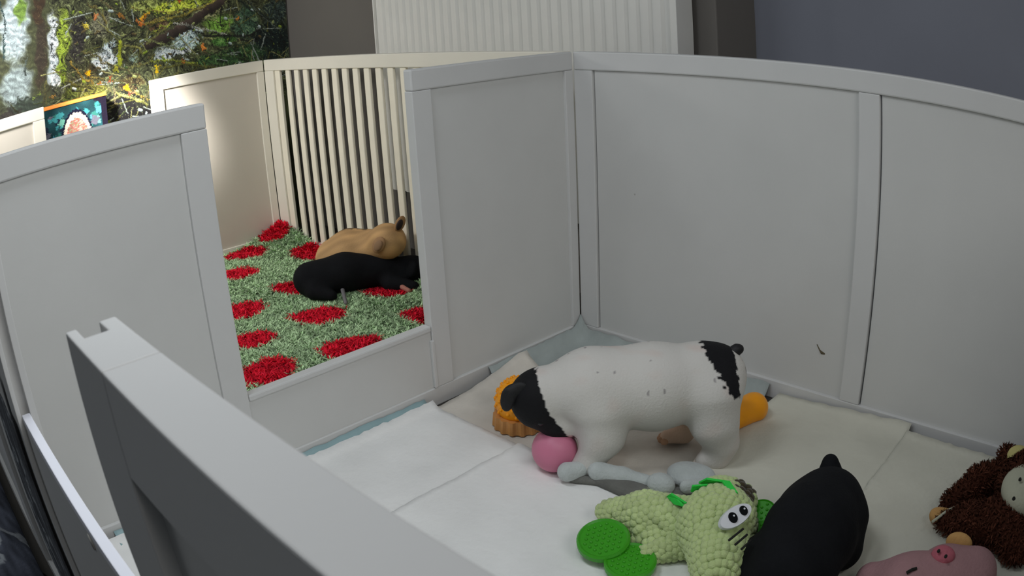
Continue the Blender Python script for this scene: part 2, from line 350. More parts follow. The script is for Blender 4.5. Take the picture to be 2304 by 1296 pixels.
MP= [(-0.891,0.973,0.065,0.143,(176,192,196)),(-0.736,0.887,0.022,0.095,(190,200,205)),(-0.782,0.85,0.025,0.14,(58,50,40)),(-0.789,1.013,0.025,0.065,(60,45,30)),(-0.863,1.023,0.026,0.057,(110,140,60)),(-0.691,0.877,0.025,0.111,(130,150,50)),(-0.701,0.768,0.021,0.062,(110,130,40)),(-0.629,0.863,0.032,0.095,(48,46,44)),(-0.732,0.759,0.025,0.062,(185,200,205)),(-0.527,0.761,0.052,0.034,(190,205,212)),(-0.507,0.805,0.025,0.022,(170,190,200)),(-0.235,0.908,0.126,0.02,(190,210,70)),(-0.359,0.933,0.071,0.02,(140,150,80)),(-0.198,0.774,0.054,0.036,(170,195,195)),(-0.281,0.739,0.053,0.023,(190,205,210)),(-0.186,0.805,0.044,0.016,(180,200,205)),(-0.058,0.812,0.064,0.037,(110,150,60)),(-0.044,0.751,0.055,0.02,(70,110,50)),(0.053,0.806,0.056,0.067,(60,85,65)),(0.16,0.716,0.087,0.085,(22,34,32)),(0.006,0.685,0.111,0.036,(50,80,45)),(0.189,0.833,0.058,0.051,(50,62,58)),(-0.489,0.579,0.103,0.054,(26,24,24)),(-0.406,0.53,0.104,0.039,(22,20,22)),(-0.658,0.671,0.053,0.031,(70,80,30)),(-0.887,0.75,0.072,0.077,(150,165,165)),(-0.855,0.672,0.071,0.033,(60,70,60)),(-0.931,0.653,0.055,0.025,(60,55,50)),(-0.429,0.662,0.052,0.032,(60,50,30)),(-0.588,0.656,0.069,0.031,(110,110,45)),(-0.727,0.695,0.035,0.024,(60,65,50)),(-0.309,0.85,0.044,0.023,(90,70,50)),(-0.11,0.87,0.055,0.024,(150,150,110)),(-0.539,0.893,0.044,0.049,(110,110,90)),(-0.209,0.735,0.035,0.015,(200,210,215)),(-0.582,0.733,0.024,0.028,(60,55,35)),(-0.423,0.741,0.021,0.016,(120,140,130)),(-0.105,0.685,0.073,0.019,(60,90,50))]

def mural():
    ys = np.unique(np.round(np.concatenate([np.arange(-2.6, -1.05, .03), np.arange(-1.05, WY - .006, .0022), [WY - .006]]), 5))
    zs = np.unique(np.round(np.concatenate([np.arange(0.0, .5, .03), np.arange(.5, 1.14, .0022), np.arange(1.14, 1.9, .03)]), 5))
    Y, Z = np.meshgrid(ys, zs, indexing='ij'); P = np.stack([Y.ravel(), Z.ravel(), 0 * Y.ravel()], 1)
    rng = np.random.default_rng(5)
    n1 = vnoise(P, 9, 1); n2 = vnoise(P, 45, 2); Pw = P + .02 * np.stack([n2, vnoise(P, 40, 7), 0 * n1], 1)
    n3 = vnoise(Pw, 140, 3); n4 = vnoise(Pw * np.array([1, 2.2, 1]), 260, 4)
    c = np.ones((len(P), 3)) * np.array([70, 74, 50.]); wat = np.clip((-P[:, 0] - .62) * 4, 0, 1)[:, None]
    for y, z, sx, sy, col in MP:
        dd = ((P[:, 0] - y + .012 * n2) / sx) ** 2 + ((P[:, 1] - z + .012 * n3) / sy) ** 2
        m_ = np.clip(1.4 - dd, 0, 1)[:, None]; m_ = m_ * m_ * (3 - 2 * m_); c = c * (1 - m_) + np.array(col, float) * m_
    rough = (n3 * .5 + n4 * .7)[:, None]
    amp = np.where(wat > .5, .25, .8)
    c = c * (1 + amp * rough)
    spark = (n3 * n4 > .30)[:, None] * (1 - wat); c = c * (1 - .55 * spark) + np.array([165, 180, 120.]) * .55 * spark
    dk = ((n4 + n3 * .8 < -.62) & (wat[:, 0] < .5))[:, None]; c = np.where(dk, c * .35, c)
    rip = np.sin((P[:, 1] * 240 + P[:, 0] * 90 + n2 * 2.5))[:, None]; c = c * (1 + .12 * wat * rip)
    zone = (P[:, 0] > -.75) & (P[:, 0] < .22) & (P[:, 1] > .5) & (P[:, 1] < 1.0)
    def seg(a, b, r, col, jit=.004):
        a = np.array(a); b = np.array(b); q = P[:, :2] + np.stack([n3, n4], 1) * jit * .4
        lo = np.minimum(a, b) - r - .01; hi = np.maximum(a, b) + r + .01
        w_ = np.nonzero(((q > lo) & (q < hi)).all(1))[0]
        if not len(w_): return
        ab = b - a; t = np.clip(((q[w_] - a) @ ab) / (ab @ ab + 1e-9), 0, 1); s_ = q[w_] - a - t[:, None] * ab
        d = np.linalg.norm(s_, axis=1); k = w_[d < r]; sh = 1 + .45 * (s_[d < r][:, 1] / r)
        c[k] = np.array(col, float) * sh[:, None]
    for _ in range(230):                                    # thin twigs
        a = np.array([rng.uniform(-.72, .2), rng.uniform(.52, .95)]); an = rng.uniform(0, 6.3); l = rng.uniform(.03, .12)
        col = [(95, 95, 45), (30, 30, 26), (140, 140, 90), (60, 70, 40), (150, 160, 150)][rng.integers(5)]
        b = a + l * np.array([math.cos(an), math.sin(an) * .7]); seg(a, b, rng.uniform(.001, .0022), col)
    for pts, r, col in MS:
        for a, b in zip(pts[:-1], pts[1:]):
            a = np.array(a); b = np.array(b); m1 = (a * 2 + b) / 3 + rng.normal(size=2) * .004; m2 = (a + 2 * b) / 3 + rng.normal(size=2) * .004
            for p_, q_ in ((a, m1), (m1, m2), (m2, b)): seg(p_, q_, r * rng.uniform(.7, 1.15), np.array(col) * rng.uniform(.75, 1.2), .012)
    for _ in range(150):                                    # fallen leaves and foliage dabs
        y, z = rng.uniform(-.7, .2), rng.uniform(.5, .97); col = [(130, 150, 50), (150, 160, 100), (60, 80, 40), (90, 80, 50), (170, 185, 180)][rng.integers(5)]
        seg((y, z), (y + rng.uniform(-.012, .012), z + .004), rng.uniform(.002, .005), col)
    for y, z, r, col in ML:
        for q in range(4): yy, zz = y + rng.uniform(-.8, .8) * r, z + rng.uniform(-.6, .6) * r; seg((yy, zz), (yy + rng.uniform(-1, 1) * r * .9, zz + rng.uniform(-.8, .8) * r), r * .33, np.array(col) * rng.uniform(.7, 1.15), .016)
    F = []; ny, nz = len(ys), len(zs)
    i, j = np.meshgrid(np.arange(ny - 1), np.arange(nz - 1), indexing='ij'); i = i.ravel(); j = j.ravel()
    F = np.stack([i * nz + j, i * nz + j + 1, (i + 1) * nz + j + 1, (i + 1) * nz + j], 1)[:, ::-1]
    V = np.stack([np.full(len(P), -1.594), P[:, 0], P[:, 1]], 1)
    o = mesh('wall_mural', V, F, M['mural'], cols=lin(np.clip(c, 6, 250)), smooth=False)
    md = o.modifiers.new('thickness', 'SOLIDIFY'); md.thickness = .004; md.offset = -1
    tag(o, 'photographic wall mural of a stream with fallen branches on the left wall', 'mural')
mural()

# radiator on the back wall
rad = thing('radiator', 'white panel radiator with vertical ribs on the grey wall behind the pen', 'radiator', (-0.37, WY - .003, 0.225))
def radiator():
    x0, x1, z1 = -.545, .54, .70
    bm = bmesh.new(); n = int(round((x1 - x0 - .05) / .0333)); prof = []
    for i in range(n):
        a = x0 + .025 + i * (x1 - x0 - .05) / n; wd = (x1 - x0 - .05) / n
        prof += [(a, 0), (a + wd * .12, .007), (a + wd * .62, .007), (a + wd * .8, .0), ]
    prof = [(x0, -.004)] + prof + [(x1, -.004)]
    top = [bm.verts.new((x, -.078 - y, z1)) for x, y in prof]; bot = [bm.verts.new((x, -.078 - y, 0.0)) for x, y in prof]
    for i in range(len(prof) - 1): bm.faces.new((bot[i], bot[i + 1], top[i + 1], top[i]))
    add_box(bm, x0, x1, -.072, -.066, 0, z1)
    bm_obj('front_panel', bm, M['rad'], rad)
    box('side_panel', (x0 - .004, x0 + .001, -.084, -.02, .01, z1 - .01), M['rad'], rad)
    box('side_panel', (x1 - .014, x1 + .004, -.086, -.02, .01, z1 - .01), M['rad'], rad)
    box('rear_panel', (x0 + .02, x1 - .02, -.04, -.03, 0.0, z1), M['rad'], rad)
    bm = bmesh.new(); add_box(bm, x0, x1, -.084, -.02, z1, z1 + .006)
    bm_obj('top_grille', bm, M['rad'], rad)
    for x in (x0 + .12, x1 - .12): box('bracket', (x - .015, x + .015, -.035, -.004, .1, z1 - .1), M['metal'], rad)
    tube('pipe', [(x1 - .04, -.05, 0.02), (x1 - .04, -.05, -.224)], .008, M['white'], rad)
    tube('valve', [(x0 + .03, -.05, 0.02), (x0 + .03, -.05, -.06), (x0 + .03, -.05, -.224)], [.014, .012, .008], M['white'], rad)
radiator()

# ------------------------------------------------------------ puppy pen
T = 0.022; RH = 0.0395; SW = 0.05
def to_x(o, a, b, c0, c1, z0, z1): return (a, b, c0, c1, z0, z1)
def panel(name, label, run, a, b, f, back, stiles, board=True, mf=None, mb=None, gaps=None, z1=H, slats=None, rails=((0, 0.0385), (None, None)), loc=None):
    """framed panel. run 'x' or 'y'; from a to b along the run; f = the face plane, back = the other face plane."""
    lo, hi = min(f, back), max(f, back); t = thing(name, label, 'pen panel', ((a + b) / 2, (lo + hi) / 2, 0) if run == 'x' else ((lo + hi) / 2, (a + b) / 2, 0))
    ox, oy = t.location.x, t.location.y; mf = mf or M['frame']; mb = mb or M['panel']
    def part(nm, p, q, l, h, z0, zz, m, bev=.0015):
        B = (p - ox, q - ox, l - oy, h - oy, z0, zz) if run == 'x' else (l - ox, h - ox, p - oy, q - oy, z0, zz)
        return box(nm, B, m, t, bev)
    part('top_rail', a, b, lo, hi, z1 - RH, z1, mf, .003)
    part('bottom_rail', a, b, lo, hi, 0, .0385, mf)
    for s in stiles: part('stile', s[0], s[1], lo + .0003, hi - .0003, .0387, z1 - RH - .0002, mf)
    if board:
        mid = (lo + hi) / 2
        if gaps:
            for p_, q_ in gaps: part('board', p_, q_, mid - .004, mid + .004, .03, z1 - RH + .006, mb, 0)
        else: part('board', a + .004, b - .004, mid - .004, mid + .004, .03, z1 - RH + .006, mb, 0)
    return t, part
# back wall of the play area
t, part = panel('pen_panel', 'long light grey pen panel behind the white puppy, below the radiator', 'x', 0.001, 1.40, 0.0, T,
                [(.001, .0505), (.657, .6995), (1.355, 1.40)], gaps=[(.0535, .660), (.7028, 1.36)])
cen = at(1848, 797, 0); d = ray(1848, 797); p = CAM + d * ((-CAM.y + .0065) / d.y)
V, F = tube_pts([(p.x - .011, p.y, p.z + .012), (p.x - .004, p.y, p.z + .002), (p.x + .001, p.y, p.z - .002), (p.x + .008, p.y, p.z - .003)], [.0008, .0012, .003, .0012], 6)
o = mesh('dried_splash', V, F, M['stain']); o.parent = t; o.matrix_parent_inverse = Matrix.Translation(-t.location)
# divider with its doorway
D1, D2, DE, HS = -.439, -.841, -1.272, .171
t = thing('divider_panel', 'light grey divider with a square doorway between rug area and play area', 'pen panel', (-T / 2, D1, 0))
def dv(nm, y0, y1, z0, z1, m=M['frame'], x0=-T / 2, x1=T / 2, bev=.0015): return box(nm, (x0, x1, y0 - D1, y1 - D1, z0, z1), m, t, bev)
dv('top_rail', D1, -.001, H - RH, H, bev=.003); dv('top_rail', DE, D2, H - RH, H, bev=.003)
dv('bottom_rail', DE, -.001, 0, .0385)
dv('stile', D1, D1 + .045, .0387, H - RH - .0002); dv('stile', D2 - .045, D2, .0387, H - RH - .0002)
dv('stile', -.026, -.0245 + .0235, .0387, H - RH - .0002); dv('stile', DE, DE + .045, .0387, H - RH - .0002)
dv('board', D1 + .04, -.02, .03, H - RH + .006, M['panel'], -.004, .004, 0)
dv('board', DE + .03, D2 - .04, .03, H - RH + .006, M['panel'], -.004, .004, 0)
dv('doorway_board', D2 + .001, D1 - .001, .03, HS - .008, M['panel'], -.001, .007, 0)
dv('sill', D2 + .001, D1 - .001, HS - .012, HS, bev=.003)
dv('door_stop', D1 - .006, D1 + .002, .04, HS - .03, x0=.007, x1=.0145)
# left wall of the rug area
XL = -1.38
panel('pen_panel', 'short light grey pen panel in the left corner, beside the slats', 'y', -.43, -.001, XL, XL - T, [(-.43, -.385), (-.028, -.001)], mf=M['cream_frame'], mb=M['cream_board'])
panel('pen_panel', 'white pen panel at the far left, before the stream mural', 'y', -1.272, -.826, XL, XL - T, [(-1.272, -1.227), (-.871, -.826)], mf=M['cream_frame'], mb=M['cream_board'])
# back of the rug area: vertical slats
t, part = panel('slatted_panel', 'cream pen panel of vertical slats behind the sleeping puppies', 'x', XL + .0005, -T - .0005, 0.0, T,
                [(XL + .0005, XL + .062), (-.085, -T - .0005)], board=False, mf=M['cream_frame'])
part('side_strip', XL + .064, XL + .098, .006, .016, .0387, H - RH - .0002, M['slat'])
x = -1.238; k = 0
while x < -.11:
    part('slat', x, x + .027, .003, .013, .0387, H - RH - .0002, M['slat'], .003); x += .0567
# front walls: two tall panels with grooved ends and a low slide-in door board
def front(name, label, x0, x1, gl, gr, stiles):
    t = thing(name, label, 'pen panel', ((x0 + x1) / 2, -1.286, 0)); ox, oy = (x0 + x1) / 2, -1.286
    yi, yo, g0, g1, gd = -1.275, -1.2975, -1.2825, -1.2925, .013
    def prof(nm, xa, xb, z0, z1, left, right, m=M['frame']):
        P = [(xa, yi)]
        if left: P += [(xa, g0), (xa + gd, g0), (xa + gd, g1), (xa, g1)]
        P += [(xa, yo), (xb, yo)]
        if right: P += [(xb, g1), (xb - gd, g1), (xb - gd, g0), (xb, g0)]
        P += [(xb, yi)]; bm = bmesh.new()
        f = bm.faces.new([bm.verts.new((p[0] - ox, p[1] - oy, z0)) for p in P])
        r = bmesh.ops.extrude_face_region(bm, geom=[f]); bmesh.ops.translate(bm, verts=[v for v in r['geom'] if isinstance(v, bmesh.types.BMVert)], vec=(0, 0, z1 - z0))
        bm.normal_update(); es = [e for e in bm.edges if len(e.link_faces) == 2]
        bmesh.ops.bevel(bm, geom=es, offset=.0008, segments=2, profile=.5, affect='EDGES')
        return bm_obj(nm, bm, m, t)
    prof('stile', x0, x0 + .05, 0, H, gl, False); prof('stile', x1 - .05, x1, 0, H, False, gr)
    for z0, z1, nm in ((H - RH, H, 'top_rail'), (0, .0385, 'bottom_rail')): prof(nm, x0 + .0503, x1 - .0503, z0, z1, False, False)
    for s in stiles: prof('stile', s, s + .05, .0387, H - RH - .0002, False, False)
    box('board', (x0 + .045 - ox, x1 - .045 - ox, -1.290 - oy, -1.282 - oy, .03, H - .03), M['panel'], t, 0)
    return t
front('pen_panel', 'tall grey front panel at the left edge, seen from its shaded side', -.02, .509, False, True, [])
front('pen_panel', 'tall grey front panel nearest the camera, grooved end, top face in view', .880, 1.62, True, False, [])
t = thing('door_board', 'low slide-in door board with a white top edge and a screw hole', 'door board', (.69, -1.2875, 0))
box('board', (-.182, .19 - .001, -.0043, .0043, .0, .475), M['frame'], t, .001)
box('top_edge', (-.182, .189, -.0046, .0046, .4752, .483), M['white'], t, .001)
d = ray(206, 1225); p = CAM + d * ((-1.292 - CAM.y) / d.y)
V, F = tube_pts([(p.x - .69, -.0043, p.z), (p.x - .69, -.0052, p.z)], [.006, .006], 14); mesh('lit_hole_disc', V, F, M['hole'], t)  # disc in place of the open hole, its light put into the colour
# right wall of the play area
panel('pen_panel', 'light grey right-hand end panel of the pen', 'y', -1.272, -.001, 1.40 + .0005, 1.40 + T, [(-1.272, -1.227), (-.66, -.61), (-.046, -.001)])
# left part of the front wall (in front of the rug area)
panel('pen_panel', 'light grey front panel of the rug area', 'x', XL - T, -.0235, -1.275, -1.2975, [(XL - T, XL + .03), (-.075, -.0235)])

# teal box outside the pen at the far left
def teal_box():
    t = thing('storage_box', 'teal patterned box with orange top edge and cream oval, by the mural', 'box', (-1.50, -.685, 0))
    hw, hz = .125, .651
    box('carton', (-.05, 0.0, -hw, hw, 0.0, hz - .012), M['dark'], t, .004)
    ys = np.arange(-hw + .002, hw - .001, .0017); zs = np.arange(.42, hz - .012, .0017)
    Y, Z = np.meshgrid(ys, zs, indexing='ij'); P = np.stack([Y.ravel(), Z.ravel(), 0 * Y.ravel()], 1); rng = np.random.default_rng(3)
    c = np.ones((len(P), 3)) * np.array([34, 72, 78.]) * (1 + .25 * vnoise(P, 40, 2))[:, None]
    wp = P[:, :2] + .003 * np.stack([vnoise(P, 200, 5), vnoise(P, 230, 6)], 1)
    for _ in range(90):
        cy, cz = rng.uniform(-hw, hw), rng.uniform(.45, hz - .03); a = rng.uniform(0, 3.14); q = wp - (cy, cz)
        u = q[:, 0] * math.cos(a) + q[:, 1] * math.sin(a); v = -q[:, 0] * math.sin(a) + q[:, 1] * math.cos(a)
        m_ = (np.abs(u) + .9 * np.abs(v) * rng.uniform(1, 2.4)) < rng.uniform(.007, .022)
        c[m_] = [(70, 160, 165), (90, 170, 200), (60, 130, 120), (120, 190, 170), (30, 40, 60), (110, 110, 125)][rng.integers(6)]
    oy, oz = .004, .52; e = (wp[:, 0] - oy) / .054; f = (wp[:, 1] - oz) / .088; r = e ** 2 + f ** 2
    c[(P[:, 0] > hw - .022) | ((P[:, 0] > hw - .05) & (P[:, 1] > hz - .035) & (np.hypot((P[:, 0] - hw + .05) / .03, (P[:, 1] - hz + .05) / .03) > 1))] = (34, 28, 46)
    c[r < 1.25] = (22, 24, 48); c[r < 1] = (236, 222, 200)
    m_ = (r < .62); c[m_] = (168, 104, 92); g = vnoise(P, 130, 9)
    c[m_ & (g > .25)] = (222, 160, 146); c[m_ & (g < -.5)] = (150, 150, 116)
    ny, nz = len(ys), len(zs); i, j = np.meshgrid(np.arange(ny - 1), np.arange(nz - 1), indexing='ij'); i = i.ravel(); j = j.ravel()
    F = np.stack([i * nz + j, (i + 1) * nz + j, (i + 1) * nz + j + 1, i * nz + j + 1], 1)
    mesh('printed_front', np.stack([np.full(len(P), .0012), P[:, 0], P[:, 1]], 1), F, M['vcm'], t, cols=lin(np.clip(c * .8, 5, 250)), smooth=False)
    box('top_edge', (-.052, .003, -hw - .001, hw + .001, hz - .012, hz), mat('orange_tape', srgb((232, 140, 62)), .6), t, .002)
teal_box()

# ------------------------------------------------------------ puppy pads on the play-area floor
def pad(label, x0, x1, y0, y1, z, m, lift=None, seed=0, group='absorbent puppy pads covering the play area floor', rot=0.0):
    nx, ny = max(8, int((x1 - x0) / .011)), max(8, int((y1 - y0) / .011))
    X, Y = np.meshgrid(np.linspace(x0, x1, nx), np.linspace(y0, y1, ny), indexing='ij'); x = X.ravel(); y = Y.ravel()
    P = np.stack([x, y, 0 * x], 1)
    cx, cy = (x0 + x1) / 2, (y0 + y1) / 2
    if rot:
        cr, sr = math.cos(rot), math.sin(rot); x, y = cx + (x - cx) * cr - (y - cy) * sr, cy + (x - cx) * sr + (y - cy) * cr
    e = np.minimum(np.minimum(P[:, 0] - x0, x1 - P[:, 0]), np.minimum(P[:, 1] - y0, y1 - P[:, 1]))
    zz = z + .0007 * vnoise(P, 60, seed) + .0006 * (vnoise(P, 22, seed + 3)) + np.exp(-e / .006) * .0022 * (1 + .9 * vnoise(P, 60, seed + 5))
    q = np.abs(np.sin(P[:, 0] * 42) * np.sin(P[:, 1] * 42)); zz += .0003 * q
    if lift is not None: dx, dy, dz = lift(P); x = x + dx; y = y + dy; zz = zz + dz
    V = np.stack([x, y, zz], 1)
    i, j = np.meshgrid(np.arange(nx - 1), np.arange(ny - 1), indexing='ij'); i = i.ravel(); j = j.ravel()
    F = np.stack([i * ny + j, (i + 1) * ny + j, (i + 1) * ny + j + 1, i * ny + j + 1], 1)
    o = mesh('puppy_pad', V, F, m); o['label'] = label; o['category'] = 'puppy pad'; o['group'] = group
    md = o.modifiers.new('thickness', 'SOLIDIFY'); md.thickness = .0012; md.offset = -1
    return o
def up_left(P, x0, wdt, ht, f=None):          # an edge that climbs the wall at x0
    t = np.clip(1 - (P[:, 0] - x0) / wdt, 0, 1); s = t * t * (1 if f is None else f(P))
    return 0 * s, 0 * s, ht * s
def up_back(P, y1, wdt, ht, f=None):
    t = np.clip(1 - (y1 - P[:, 1]) / wdt, 0, 1); s = t * t * (1 if f is None else f(P)); return 0 * s, 0 * s, ht * s
def addl(*L): return tuple(sum(v) for v in zip(*L))
pad('stained bluish puppy pad pushed into the corner under the divider', .004, .50, -.30, -.004, .004, M['padstain'],
    lambda P: addl(up_left(P, .004, .03, .030), up_back(P, -.004, .03, .026)), 1)
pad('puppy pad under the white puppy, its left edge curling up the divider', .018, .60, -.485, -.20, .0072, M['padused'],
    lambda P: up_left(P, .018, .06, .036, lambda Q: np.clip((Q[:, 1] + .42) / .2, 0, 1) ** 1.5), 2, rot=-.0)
pad('white puppy pad along the divider, nearest the door board', .012, .262, -1.20, -.462, .0105, M['pad'], lambda P: up_left(P, .012, .02, .010), 3)
pad('blue plastic backing strip of a pad folded up along the divider', .002, .05, -1.15, -.475, .004, M['padblue'],
    lambda P: up_left(P, .002, .05, .022), 4)
pad('wide white puppy pad in the foreground beside the green toy', .25, .835, -1.10, -.462, .0138, M['pad'], None, 5)
pad('puppy pad by the back wall between the orange toy and the black puppy', .525, .826, -.52, -.006, .0168, M['padwarm'],
    lambda P: up_back(P, -.006, .05, .020, lambda Q: .5 + .5 * np.sin(Q[:, 0] * 9)), 6, rot=0)
pad('puppy pad at the right under the brown plush monkey', .822, 1.385, -.60, -.02, .020, M['padwarm'], lambda P: up_back(P, -.02, .03, .006), 7)
pad('puppy pad in the lower right corner under the pink plush', .80, 1.385, -1.18, -.56, .0235, M['padwarm'], None, 8)

# ------------------------------------------------------------ shaggy rug
SPOTS = [(-1.335, -.045, .085, .07, 0), (-1.121, -.058, .085, .085, 1), (-1.294, -.193, .10, .06, 0), (-1.105, -.316, .09, .06, 0),
         (-.848, -.264, .105, .07, 0.9), (-.807, -.461, .085, .07, 0), (-.60, -.345, .105, .08, .8), (-.579, -.545, .075, .06, 0),
         (-.335, -.42, .10, .085, 0.5), (-.375, -.62, .095, .075, 0), (-.36, -.165, .10, .07, .8), (-.60, -.12, .10, .07, .8),
         (-.12, -.55, .09, .07, 0), (-.13, -.25, .09, .07, .5), (-.9, -.75, .09, .07, 0), (-.55, -.85, .09, .07, 0), (-1.15, -.6, .09, .07, 0), (-.2, -.85, .09, .07, 0)]
def rug():
    t = thing('shaggy_rug', 'green shaggy rug with red berry shapes under the sleeping puppies', 'rug', (-.7, -.6, 0)); ox, oy = -.7, -.6
    def hz(x, y):
        c = np.exp(-(((x + 1.375) / .16) ** 2 + ((y + .0) / .15) ** 2)) * .052
        b = np.exp(-((y + .012) / .035) ** 2) * .015
        return .012 + c + b + .0035 * np.sin(x * 9 + y * 4) + .003 * np.sin(y * 13 - x * 5)
    nx, ny = 150, 130
    X, Y = np.meshgrid(np.linspace(-1.372, -.03, nx), np.linspace(-1.25, -.008, ny), indexing='ij'); x, y = X.ravel(), Y.ravel()
    i, j = np.meshgrid(np.arange(nx - 1), np.arange(ny - 1), indexing='ij'); i = i.ravel(); j = j.ravel()
    o = mesh('backing', np.stack([x - ox, y - oy, hz(x, y)], 1), np.stack([i * ny + j, (i + 1) * ny + j, (i + 1) * ny + j + 1, i * ny + j + 1], 1), M['rugbase'], t)
    md = o.modifiers.new('thickness', 'SOLIDIFY'); md.thickness = .006; md.offset = -1
    rng = np.random.default_rng(11); n = 62000
    x = rng.uniform(-1.374, -.028, n); y = rng.uniform(-1.252, -.006, n); keep = (x - y > -1.6) & ((y > -.95) | (rng.uniform(size=n) < .25)); x, y = x[keep], y[keep]; n = len(x)
    c = np.array([[182, 210, 166]]) * np.ones((n, 1)) * rng.uniform(.72, 1.22, n)[:, None]
    P = np.stack([x, y, 0 * x], 1); wob = .012 * vnoise(P, 60, 4)
    for sx, sy, a, b, pt in SPOTS:
        # camera-facing berry shapes: long axis runs down-left to up-right on the rug
        u = (x - sx) * .8 + (y - sy) * .6; v = -(x - sx) * .6 + (y - sy) * .8
        u2 = u / (a * .69); v2 = v / (b * .95); wd = 1 - pt * .45 * (1 - np.clip((u2 + 1) / 2, 0, 1)) * 1.2
        m_ = (u2 ** 2 + (v2 / np.maximum(wd, .15)) ** 2 + wob * 22) < 1.08
        c[m_] = np.array([[245, 38, 60]]) * rng.uniform(.65, 1.25, m_.sum())[:, None]
    N = np.stack([0 * x, 0 * x, 1 + 0 * x], 1)
    o = tufts('pile', np.stack([x - ox, y - oy, hz(x, y)], 1), N, .015, .0022, lin(np.clip(c, 0, 250)), M['pile'], t, 3, 1.0, 3); o['kind'] = 'stuff'
rug()

# ------------------------------------------------------------ white puppy with black head
def frame(o, px, py, ang): o.location = (px, py, 0); o.rotation_euler = (0, 0, ang)
def white_puppy():
    t = thing('puppy', 'white puppy with black head and black tail patch, sniffing the pink ball', 'puppy'); z0 = .012
    frame(t, .525, -.272, math.atan2(-.727, -.686))
    Pn = [('c', (.012, 0, .150), (.10, 0, .147), .061, .071), ('c', (.10, 0, .147), (.205, 0, .152), .071, .066),
          ('c', (.205, 0, .155), (.272, 0, .150), .060, .043), ('c', (.185, 0, .125), (.203, 0, .115), .052, .043),
          ('c', (-.005, 0, .160), (.02, 0, .165), .052, .052),
          # head, pointing down on to the ball
          ('e', (.297, .004, .142), (.043, .041, .046)), ('c', (.286, .008, .122), (.266, .014, .097), .035, .024), ('c', (.262, .014, .100), (.232, .020, .091), .023, .016),
          # near front leg
          ('c', (.193, .036, .125), (.190, .042, .085), .042, .034), ('c', (.190, .042, .085), (.214, .044, .038), .033, .023), ('c', (.214, .044, .032), (.242, .044, .0225), .021, .0145),
          # far front leg
          ('c', (.195, -.034, .12), (.176, -.042, .07), .036, .026), ('c', (.176, -.042, .07), (.160, -.042, .03), .025, .018), ('c', (.160, -.042, .028), (.178, -.044, .0215), .017, .013),
          # near hind leg: thigh, shank, hock, paw
          ('c', (.008, .034, .140), (.004, .044, .095), .050, .040), ('c', (.004, .044, .092), (-.010, .046, .056), .037, .028), ('c', (-.010, .046, .056), (-.004, .046, .028), .026, .020), ('c', (-.004, .046, .026), (.020, .046, .0225), .018, .0145),
          # far hind leg
          ('c', (.012, -.034, .135), (.040, -.042, .088), .046, .032), ('c', (.040, -.042, .086), (.020, -.046, .054), .028, .020), ('c', (.020, -.046, .054), (.036, -.046, .028), .018, .016), ('c', (.036, -.046, .027), (.064, -.046, .0215), .017, .0135)]
    def col(V):
        u, n, z = V.T; nz = .006 * vnoise(V, 180, 2)
        c = np.ones((len(V), 3)) * np.array([206, 203, 198.])
        # dark freckle skin showing
        pk = np.clip(vnoise(V, 28, 8) - .4, 0, 1)[:, None]; c = c * (1 - pk * .35) + np.array([205, 178, 168.]) * pk * .35
        sp = (vnoise(V, 90, 12) > 1.1) & (z > .15); c[sp] = (150, 145, 145)
        belly = np.clip((.085 - z) / .03, 0, 1) * (u > .02) * (u < .2) * (np.abs(n) < .04); c = c * (1 - .3 * belly[:, None]) + np.array([206, 170, 160.]) * .3 * belly[:, None]
        head = (u > np.interp(z, [.055, .073, .093, .13, .176, .2], [.228, .240, .254, .276, .290, .296]) + .3 * nz) & (z > .07) & (u > .215)
        c[head] = (18, 18, 21)
        lip = (u < .262 + nz) & (z < .112) & (u > .214) & (n > -.02) & (n < .036) & (z > .07) & ~head; c[lip] = (205, 172, 172)
        c[(u < .240) & (z < .090) & (u > .214) & (z > .072) & (n < .036)] = (92, 66, 70)
        rump = (u < .012 + (z - .20) * .55 + nz) & (z > .150 + nz + np.clip(.0 - u, 0, 1) * .0) & (u > -.031 + .5 * nz) & (z > .132) & (n > -.03)
        c[rump] = (16, 16, 20)
        far = (n < -.022) & (z < .085) & (u < .12); c[far] = (226, 198, 176)
        return lin(c)
    b = blob('body', Pn, M['vc'], t, k=.017, h=.0033, colf=col, floor=.0125, it=2)
    # ears
    er = mat('black_ear', srgb((20, 20, 23)), .6, bump=.2, bscale=200)
    blob('ear', [('e', (.326, .024, .168), (.020, .006, .013), (0, 20, 0)), ('e', (.343, .028, .152), (.0115, .006, .021), (0, -8, 0))], er, t, k=.012, h=.0022)
    blob('ear', [('e', (.305, -.036, .150), (.014, .006, .013), (0, 20, 0)), ('e', (.316, -.042, .132), (.012, .006, .020), (0, -8, 0))], er, t, k=.012, h=.0022)
    blob('tail', [('c', (-.026, 0, .193), (-.040, 0, .203), .013, .008), ('c', (-.040, 0, .203), (-.045, 0, .204), .008, .006)], er, t, k=.01, h=.002)
    for n in (1,): blob('eye', [('e', (.291, .0415, .114), (.0055, .003, .004))], mat('dark_eye', (.01, .01, .012), .1), t, k=.01, h=.0012)
    blob('nose', [('e', (.222, .010, .089), (.008, .008, .006))], mat('nose_leather', srgb((70, 50, 54)), .35), t, k=.01, h=.0015)
    for (x, n, sgn) in ((.246, .044, 1), (.180, -.044, 1), (.022, .046, 1), (.067, -.046, 1)):
        pr = [('e', (x + .010 - abs(q) * .004, n + q * .0075, .0185), (.0075, .0042, .0065)) for q in (-1.5, -.5, .5, 1.5)]
        blob('toes', pr, mat('paw_fur', srgb((222, 210, 200)) if n > 0 else srgb((200, 160, 130)), .8), t, k=.002, h=.0014, floor=.0125)
white_puppy()

